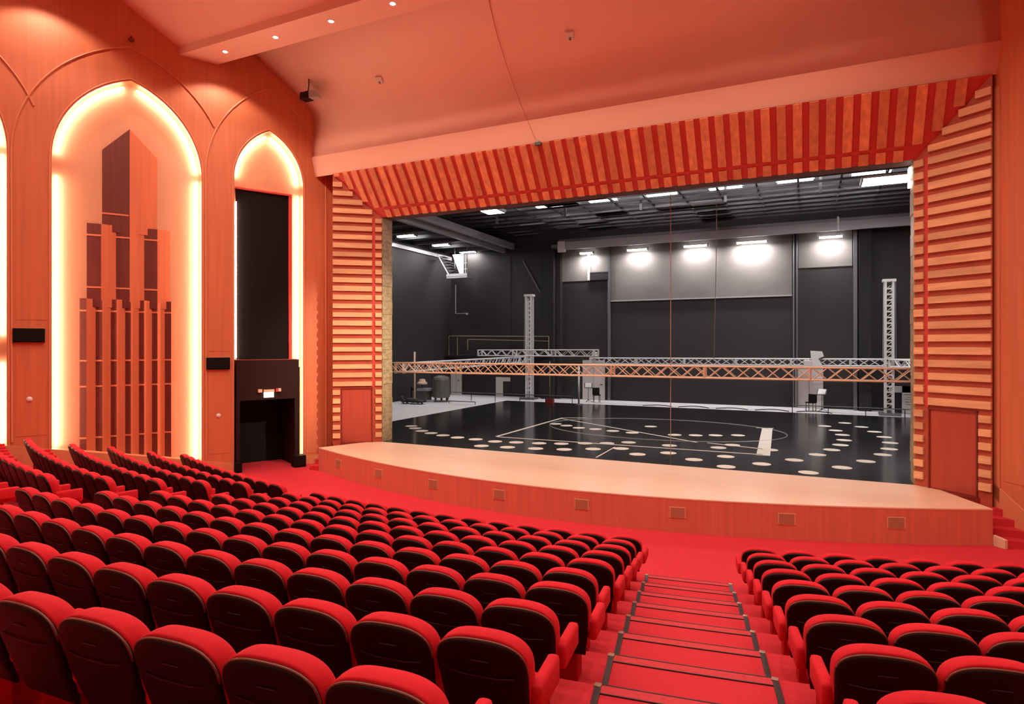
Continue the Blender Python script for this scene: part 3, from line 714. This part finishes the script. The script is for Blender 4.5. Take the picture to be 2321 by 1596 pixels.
mk('cover', [(-.25, -.12, .5), (.12, -.12, .5), (.38, -.12, .62), (.30, -.12, .88), (-.28, -.12, .92), (-.25, .5, .5), (.12, .5, .5), (.38, .5, .62), (.30, .5, .88), (-.28, .5, .92)],
   [(0, 1, 2, 3, 4), (5, 6, 7, 8, 9), (0, 1, 6, 5), (1, 2, 7, 6), (2, 3, 8, 7), (3, 4, 9, 8), (4, 0, 5, 9)], 'white_plastic', ho)
mk('cover_flap', [(-.22, -.14, .5), (.10, -.14, .5), (.36, -.14, .05), (-.18, -.14, .0), (-.22, -.10, .5), (.10, -.10, .5), (.36, -.10, .05), (-.18, -.10, .0)], BF, 'white_plastic', ho)
box('motor', (-.6, -.2, .0), (-.2, .1, .4), 'alu_white', ho, .03)
lm = tag(empty('white_box_lamp', (-6.3, 19.05, 3.70)), 'small bright white box on the rear truss above the left pale door', 'box')
box('body', (-.15, -.1, 0), (.15, .1, .3), 'white_plastic', lm, .02); box('clamp', (-.04, -.04, -.08), (.04, .04, 0), 'steel_grey', lm)
# ropes
tube_r = tag(tube('hanging_rope', [(1.945, 1.38, 9.3), (1.95, 1.38, 6), (1.945, 1.38, S + .02)], .014, 'rope'), 'brown rope hanging straight down at the middle of the stage opening', 'rope')
tag(tube('hanging_cable', [(2.49, 8.24, 11.8), (2.5, 8.24, 8.8), (2.44, 8.24, 6.2), (2.39, 8.24, 3.75)], .015, 'steel_light'), 'thin slanting cable hanging in front of the pale wall band', 'cable')
# white upright in the middle left
po = tag(empty('upright_pole', (-6.55, 16.8, S)), 'white upright pole standing under the truss near the left pale door', 'pole')
tube('pole', [(0, 0, 0), (0, 0, 2.45)], .06, 'alu_white', po, 8); lathe('base', [(.2, 0), (.2, .03), (.07, .06)], 'steel_grey', po, 14)
po = tag(empty('upright_pole', (-8.6, 17.2, S)), 'thin brown pole standing beside the left tower', 'pole')
tube('pole', [(0, 0, 0), (0, 0, 2.6)], .03, 'rope', po, 8); box('base', (-.25, -.15, 0), (.25, .15, .25), 'maroon', po)
po = tag(empty('upright_pole', (-16.5, 14.0, S)), 'tan post standing behind the equipment in the stage wing', 'pole')
tube('pole', [(0, 0, 0), (0, 0, 3.2)], .06, 'cream', po, 8); lathe('base', [(.2, 0), (.2, .03), (.07, .06)], 'steel_grey', po, 14)
# stage equipment in the wing
tk = tag(empty('round_tank', (-15.4, 15.4, S)), 'tall grey green round tank with domed lid in the stage wing', 'tank')
lathe('body', [(.52, .25), (.56, .3), (.56, 1.35), (.54, 1.4)], 'tank_green', tk, 24); lathe('lid', [(.57, 1.4), (.5, 1.55), (.25, 1.66), (.05, 1.68)], 'tank_green', tk, 24)
lathe('band', [(.575, .8), (.575, .86)], 'steel_grey', tk, 24)
for k in range(3):
    t = k * 2.1; box('foot', (.42 * math.cos(t) - .05, .42 * math.sin(t) - .05, 0), (.42 * math.cos(t) + .05, .42 * math.sin(t) + .05, .27), 'steel_black', tk)
cr = tag(empty('equipment_crate', (-16.55, 15.0, S)), 'dark equipment crate with pale lid beside the round tank', 'crate')
box('body', (-.6, -.35, .08), (.45, .35, .68), 'crate_grey', cr, .02); box('lid', (-.25, -.37, .68), (.6, .37, .84), 'steel_light', cr, .02); box('side_box', (-.75, -.3, .08), (-.6, .3, .9), 'steel_black', cr)
for sx in (-.45, .3): box('caster', (sx, -.3, 0), (sx + .1, -.2, .09), 'steel_black', cr)
la = tag(empty('hat_lamp', (-16.6, 15.0, S + .84)), 'cream hat shaped lamp standing on the crate', 'lamp')
lathe('stem', [(.05, 0), (.05, .28)], 'steel_grey', la, 10); lathe('shade', [(.34, .26), (.33, .36), (.24, .42), (.18, .58), (.05, .6)], 'cream', la, 18)
tr = tag(empty('floor_trolley', (-16.1, 13.3, S)), 'low black trolley lying on the pale wing floor', 'trolley')
box('deck', (-.75, -.3, .1), (.75, .3, .18), 'steel_black', tr)
for sx in (-.6, .5):
    for sy in (-.25, .17): lathe('wheel', [(.05, 0), (.07, .02), (.07, .08), (.05, .1)], 'steel_grey', tr, 10, (sx, sy, 0))
tube('handle', [(-.7, 0, .18), (-.9, 0, .4), (-.9, .2, .4)], .025, 'steel_grey', tr); box('pack', (-.4, -.2, .18), (.2, .2, .32), 'crate_grey', tr)
# rails on the rear edge of the black floor
def rail(x0, x1, y, hgt, lab):
    o = tag(empty('floor_rail', (x0, y, S)), lab, 'rail'); n_ = max(2, int((x1 - x0) / 1.6))
    tube('top_bar', [(0, 0, hgt), (x1 - x0, 0, hgt)], .03, 'crate_grey', o)
    for k in range(n_ + 1): tube('post', [((x1 - x0) * k / n_, 0, 0), ((x1 - x0) * k / n_, 0, hgt)], .022, 'steel_black', o)
    return o
rail(-15.6, -6.9, 16.6, .52, 'low dark rail across the rear left of the stage'); rail(5.2, 12.0, 17.4, .42, 'low dark rail in front of the right tower')
rail(-16, -12.3, 14.3, .16, 'very low rail with short posts on the pale wing floor')
random.seed(5)
for k in range(5):
    x = -3 + k * 2.1; pts = []
    for i in range(13):
        t = i / 12; pts.append((x + 1.7 * t, 18.2 + .9 * math.sin(t * math.pi) * (1 if k % 2 else .8), S - .02 + .015))
    tag(tube('floor_cable', pts, .03, 'black', None, 6), ['first', 'second', 'third', 'fourth', 'fifth'][k] + ' looped black cable from the left on the pale rear floor strip', 'cable', 'cables on the rear floor')
# seats and stands by the pale doors
def stage_chair(x, y, rz, lab):
    o = tag(empty('stage_chair', (x, y, S - .02), rz), lab, 'chair')
    box('seat', (-.23, -.23, .44), (.23, .23, .5), 'black', o, .015); box('backrest', (-.23, .2, .5), (.23, .25, .92), 'black', o, .015)
    for sx in (-.2, .17):
        for sy in (-.2, .17): box('leg', (sx, sy, 0), (sx + .03, sy + .03, .44), 'steel_black', o)
    return o
def stand(x, y, rz, lab):
    o = tag(empty('music_stand', (x, y, S - .02), rz), lab, 'music stand')
    tube('pole', [(0, 0, .05), (0, 0, 1.0)], .018, 'steel_black', o); 
    for k in range(3): tube('leg', [(0, 0, .15), (.28 * math.cos(k * 2.1), .28 * math.sin(k * 2.1), .0)], .014, 'steel_black', o)
    mk('desk', [(-.25, -.12, .92), (.25, -.12, .92), (.25, .08, 1.22), (-.25, .08, 1.22), (-.25, -.10, .90), (.25, -.10, .90), (.25, .10, 1.20), (-.25, .10, 1.20)], BF, 'steel_black', o)
    mk('sheet', [(-.2, -.125, .94), (.2, -.125, .94), (.2, .06, 1.215), (-.2, .06, 1.215), (-.2, -.13, .945), (.2, -.13, .945), (.2, .055, 1.22), (-.2, .055, 1.22)], BF, 'white_plastic', o)
    return o
stage_chair(-6.2, 19.2, .5, 'black chair in front of the left pale rear door'); stand(-6.75, 19.2, .3, 'music stand with white sheet before the left pale rear door')
stage_chair(6.1, 19.2, -.4, 'black chair in front of the pale door under the hoist'); stand(6.65, 19.3, -.3, 'music stand with white sheet before the door under the hoist')
nb = tag(empty('notice_cabinet', (10.45, 19.9, S)), 'white cabinet with ruled black lines behind the right tower', 'cabinet')
box('top_shelf', (-.55, -.2, 1.1), (.55, .2, 1.42), 'alu_white', nb); box('door_panel', (.0, -.2, 0), (.75, .2, 1.42), 'alu_white', nb); box('side_void', (-.4, -.1, 0), (.0, .2, 1.1), 'steel_black', nb)
for k, (a, b) in enumerate(((.15, .55), (.1, .5), (.2, .6), (.12, .4), (.15, .6), (.15, .62))): box('ruled_line', (a, -.215, 1.12 - k * .13), (b, -.2, 1.14 - k * .13), 'steel_black', nb)

# ------------------------------------------------------------------ marks on the black floor
dots = [(-10.02,4.23),(-9.44,3.68),(-8.71,3.1),(-8.0,2.71),(-7.23,2.38),(-6.4,2.11),(-5.54,2.01),(-4.62,1.84),(-3.82,1.99),(-2.97,2.16),(-2.2,2.41),(-1.45,2.88),(-.72,3.23),(-.06,3.77),
 (-4.6,.72),(-3.63,.85),(-2.62,1.02),(-1.66,1.27),(-.79,1.79),(.07,2.3),(.86,1.41),(-4.49,7.72),(-3.83,7.34),(-3.08,6.86),(-2.29,6.76),(-1.46,6.54),(-.59,6.36),(-.35,8.65),(1.11,6.47),(1.89,6.71),(2.61,7.05),(3.42,7.43),
 (1.45,3.69),(1.73,2.1),(3.1,3.94),(3.48,4.77),(4.76,4.22),(2.7,1.22),(3.54,2.22),(3.75,.45),(4.67,1.35),(5.55,2.49),(5.95,.55),(6.84,1.77),(7.56,3.2),(6.22,3.86),(6.68,5.13),(7.0,6.44),(7.18,7.8),(7.19,9.35),(7.0,10.7),(6.62,12.12),(7.49,13.76),(8.08,12.48),(8.44,10.94),(8.64,9.37),(8.68,7.8),(8.48,6.18),(8.16,4.78)]
dm = None
for x, y in dots:
    if dm is None:
        o = lathe('floor_dot', [(.27, 0), (.27, .004)], 'floor_mark', sf, 20); dm = o.data
    else:
        o = bpy.data.objects.new('floor_dot', dm); C.objects.link(o); o.parent = sf
    o.location = (x, y, S + .001)
def tape(p, q, wd_, m='floor_mark', z=.0015):
    p, q = Vector((*p, S + z)), Vector((*q, S + z)); d = (q - p).normalized(); u = Vector((-d.y, d.x, 0)) * wd_ / 2; up = Vector((0, 0, .003))
    mk('floor_tape', [p - u, q - u, q + u, p + u, p - u + up, q - u + up, q + u + up, p + u + up], BF, m, sf)
tape((-5.15, 3.0), (-5.05, 10.1), .14); tape((-5.1, 10.05), (-4.0, 10.65), .12); tape((-4.95, 9.75), (2.23, 4.86), .10); tape((-5.1, 2.95), (4.6, 3.1), .11)
tape((4.62, 2.95), (4.35, 10.3), .42); tape((3.9, 10.2), (4.6, 10.35), .12); tape((2.6, 4.9), (4.6, 4.3), .10); tape((-.19, .25), (-.22, 2.5), .05, 'floor_mark')
for rx, ry, cx_, cy_ in ((5.0, 3.4, .2, 8.2),):
    pts = [(cx_ + rx * math.cos(t * math.pi / 30), cy_ + ry * math.sin(t * math.pi / 30)) for t in range(61)]
    o = tube('floor_curve', [(x, y, S + .002) for x, y in pts], .012, 'floor_line', sf, 4)

# ------------------------------------------------------------------ ceiling gadgets
for p, lab in (((-.39, -1.62, 13.52), 'small white box fixture on the ceiling above the stage middle'), ((-7.33, -1.58, 13.5), 'small white box fixture on the ceiling nearer the arched wall')):
    o = tag(empty('ceiling_fixture', p), lab, 'ceiling fixture')
    o.rotation_euler = (R(-36), 0, R(12))
    box('body', (-.12, -.13, -.05), (.12, .13, .07), 'white_plastic', o, .03); box('slot', (-.03, .02, -.058), (.03, .11, -.05), 'steel_grey', o)
pj = tag(empty('projector', (-10.0, -2.0, 13.27)), 'dark and silver projector bracketed to the wall under the ceiling', 'projector')
box('body', (-.38, -.16, -.13), (.02, .16, .13), 'black_maroon', pj, .02)
mk('hood', [(.02, -.14, -.12), (.42, -.1, -.14), (.42, .1, -.14), (.02, .14, -.12), (.02, -.14, .15), (.2, -.1, .13), (.2, .1, .13), (.02, .14, .15)], BF, 'steel_light', pj)
tube('bracket', [(-.15, 0, .13), (-.1, 0, .35), (-.1, 0, .75)], .02, 'steel_black', pj)
cc = tag(empty('wall_camera', WL(-5.5, .12, 14.05)), 'tiny dark camera on the wall above the large arch', 'camera')
box('body', (-.06, -.06, -.05), (.08, .06, .05), 'maroon', cc, .01); lathe('lens', [(.04, .05), (.03, .1)], 'black', cc, 10)
tag(tube('ceiling_cable', [(-2.40, -3.4, 14.93), (-2.47, -2.8, 14.46), (-2.58, -2.18, 13.99), (-2.62, -1.57, 13.47), (-2.53, -1.13, 12.82), (-2.06, -1.16, 11.62), (-1.75, -1.1, 10.9), (-1.63, -1.12, 10.68)], .008, 'wall_wood', None, 5), 'thin cable running down the ceiling to the fascia clamp', 'cable')
ck = tag(empty('ceiling_clamp', (-1.62, -1.12, 10.66)), 'small clamp at the fascia edge holding a cable end', 'clamp')
box('jaw', (-.1, -.06, -.06), (.1, .06, .04), 'crate_grey', ck, .01); box('plate', (-.03, -.04, .04), (.03, .04, .1), 'steel_light', ck)

# ------------------------------------------------------------------ theatre seats
NO = 30
def outline(hw_top, hw_bot, zb, zc, zt, n_top=20, e=2.5):
    P = [(-hw_bot, zb), (-(hw_bot + hw_top) / 2 - .012, (zb + zc) / 2)]
    for k in range(n_top + 1):
        t = math.pi * (1 - k / n_top); cxx, sz = math.cos(t), math.sin(t)
        P.append((hw_top * math.copysign(abs(cxx) ** (2 / e), cxx), zc + (zt - zc) * abs(sz) ** (2 / e)))
    P += [((hw_bot + hw_top) / 2 + .012, (zb + zc) / 2), (hw_bot, zb)]
    return P
def lean(z): return .02 + (.93 - z) * .24 + .10 * (.93 - z) ** 2
def loft(P, ringspec, zmid=.66):
    """rings of the outline: (scale, inset-z, depth) -> solid"""
    V = []; F = []; n = len(P)
    for sc, dz, dy in ringspec:
        for x, z in P:
            zz = zmid + (z - zmid) * sc + dz; V.append((x * sc, lean(zz) + dy - .05 * (x * sc / .28) ** 2 * 0, zz))
    for i in range(len(ringspec) - 1):
        for k in range(n):
            k2 = (k + 1) % n; F.append((i * n + k, i * n + k2, (i + 1) * n + k2, (i + 1) * n + k))
    F += [tuple(range(n)), tuple((len(ringspec) - 1) * n + k for k in range(n))]
    return V, F
def mesh_only(name, V, F, m, smooth=True, bev=0):
    o = mk(name, V, F, m, None, smooth)
    if bev: bevel(o, bev, 2); o.data.shade_smooth()
    me = o.data; bpy.data.objects.remove(o); return me
P_c = outline(.296, .25, .34, .735, .938, 24, 2.7)
P_s = outline(.292, .235, .27, .73, .915, 24, 2.8)
V, F = loft(P_c, [(.97, 0, .0), (1.0, 0, .015), (1.003, 0, .085), (.985, 0, .125), (.93, 0, .148), (.84, 0, .155)])
m_cush = mesh_only('backrest', V, F, 'seat_red')
V, F = loft(P_s, [(.97, 0, .012), (1.0, 0, .004), (1.002, 0, -.008), (.985, 0, -.022), (.95, 0, -.030), (.80, 0, -.036)])
m_shell = mesh_only('back_shell', V, F, 'seat_shell')
def lowbox(a, b, m, bev, nm): return mesh_only(nm, boxv(a, b), BF, m, True, bev)
m_seat = lowbox((-.245, .17, .36), (.245, .62, .47), 'seat_red', .035, 'seat')
m_arm = lowbox((-.043, .14, .44), (.043, .58, .63), 'seat_red', .028, 'armrest')
m_leg = lowbox((-.16, .22, .0), (.16, .40, .37), 'seat_panel', .01, 'pedestal')
m_brk = lowbox((-.26, .16, .40), (.26, .24, .46), 'seat_panel', .01, 'arm_bracket')
V, F = join([tubev([(-.21, lean(.70) - .038, .70), (-.1, lean(.683) - .041, .683), (.1, lean(.683) - .041, .683), (.21, lean(.70) - .038, .70)], .004, 5)]); m_seam = mesh_only('shell_seam', V, F, 'seat_line')
V, F = join([tubev([(-.06, lean(.79) - .041, .79), (.06, lean(.79) - .041, .79)], .0035, 5)]); m_slot = mesh_only('grip_slot', V, F, 'seat_line')
ep = [(x * 1.0, lean(z) - .012, z + .001) for x, z in P_s if z > .70]
V, F = tubev(ep, .0075, 6); m_edge = mesh_only('shell_edge', V, F, 'edge_bronze')
def part(me, nm, par, x=0):
    o = bpy.data.objects.new(nm, me); C.objects.link(o); o.parent = par; o.location = (x, 0, 0); return o
def seat(i, x, s, lab, grp, arms, near):
    r = R1 + D * (i - 1); a = math.asin(x / r) + s / r
    o = empty('theatre_seat', (r * math.sin(a), YC - r * math.cos(a), H * (i - 1)), a); tag(o, lab, 'seat', grp)
    part(m_cush, 'backrest', o); part(m_shell, 'back_shell', o); part(m_seat, 'seat', o)
    for ax in arms: part(m_arm, 'armrest', o, ax)
    part(m_leg, 'pedestal', o); part(m_brk, 'arm_bracket', o)
    if near: part(m_seam, 'shell_seam', o); part(m_slot, 'grip_slot', o); part(m_edge, 'shell_edge', o)
    return o
ct, sn = math.cos(R(25.378)), math.sin(R(25.378))
def px(p):
    dx, dy = p[0] - 5.923, p[1] + 18.914; fz = -sn * dx + ct * dy; rx = ct * dx + sn * dy
    return 1160.5 + 1411.43 * rx / max(fz, .1), fz
P_ = .62
cnt = {1: 13, 2: 13, 3: 13, 4: 13, 5: 14, 6: 14, 7: 15, 8: 15, 9: 15, 10: 16}
sh = {1: .079, 2: .036, 3: .024, 4: 0, 5: -.024, 6: -.106, 7: -.049, 8: -.155, 9: -.124, 10: .327}
def pos(i, x, s):
    r = R1 + D * (i - 1); a = math.asin(x / r) + s / r; return (r * math.sin(a), YC - r * math.cos(a))
for i in range(1, 11):
    e = 3.169 + .178 * (i - 1)
    for j in range(cnt[i]):
        if i == 10 and j == 0: continue
        s = sh[i] - (j + .5) * P_
        u, fz = px(pos(i, e, s))
        if u < -130: continue
        k = j - (1 if i == 10 else 0)
        seat(i, e, s, f'red theatre seat, {ORD[i-1]} row from the stage, {ORD[k]} seat left of the aisle stairs', 'seats of the middle block', (.31, -.31) if j == cnt[i] - 1 else (.31,), i >= 6)
for i in range(1, 10):
    e = 4.899 + .168 * (i - 1)
    for j in range(8):
        s = (j + .5) * P_; u, fz = px(pos(i, e, s))
        if u > 2321 + 420 or (i == 9 and j > 0): continue
        seat(i, e, s, f'red theatre seat, {ORD[i-1]} row from the stage, {ORD[j]} seat right of the aisle stairs', 'seats of the right block', (-.31,), i >= 5)
for i in range(1, 8):
    e = -5.819 - .145 * (i - 1)
    for j in range(14):
        s = -(j + .5) * P_; p = pos(i, e, s); u, fz = px(p)
        d = (Vector((p[0], p[1], 0)) - W0).dot(WN)
        if u < -100 or d < .72: continue
        seat(i, e, s, f'red theatre seat toward the arched wall, {ORD[i-1]} row from stage, {ORD[j]} from the side aisle', 'seats of the left block', (.31,), False)
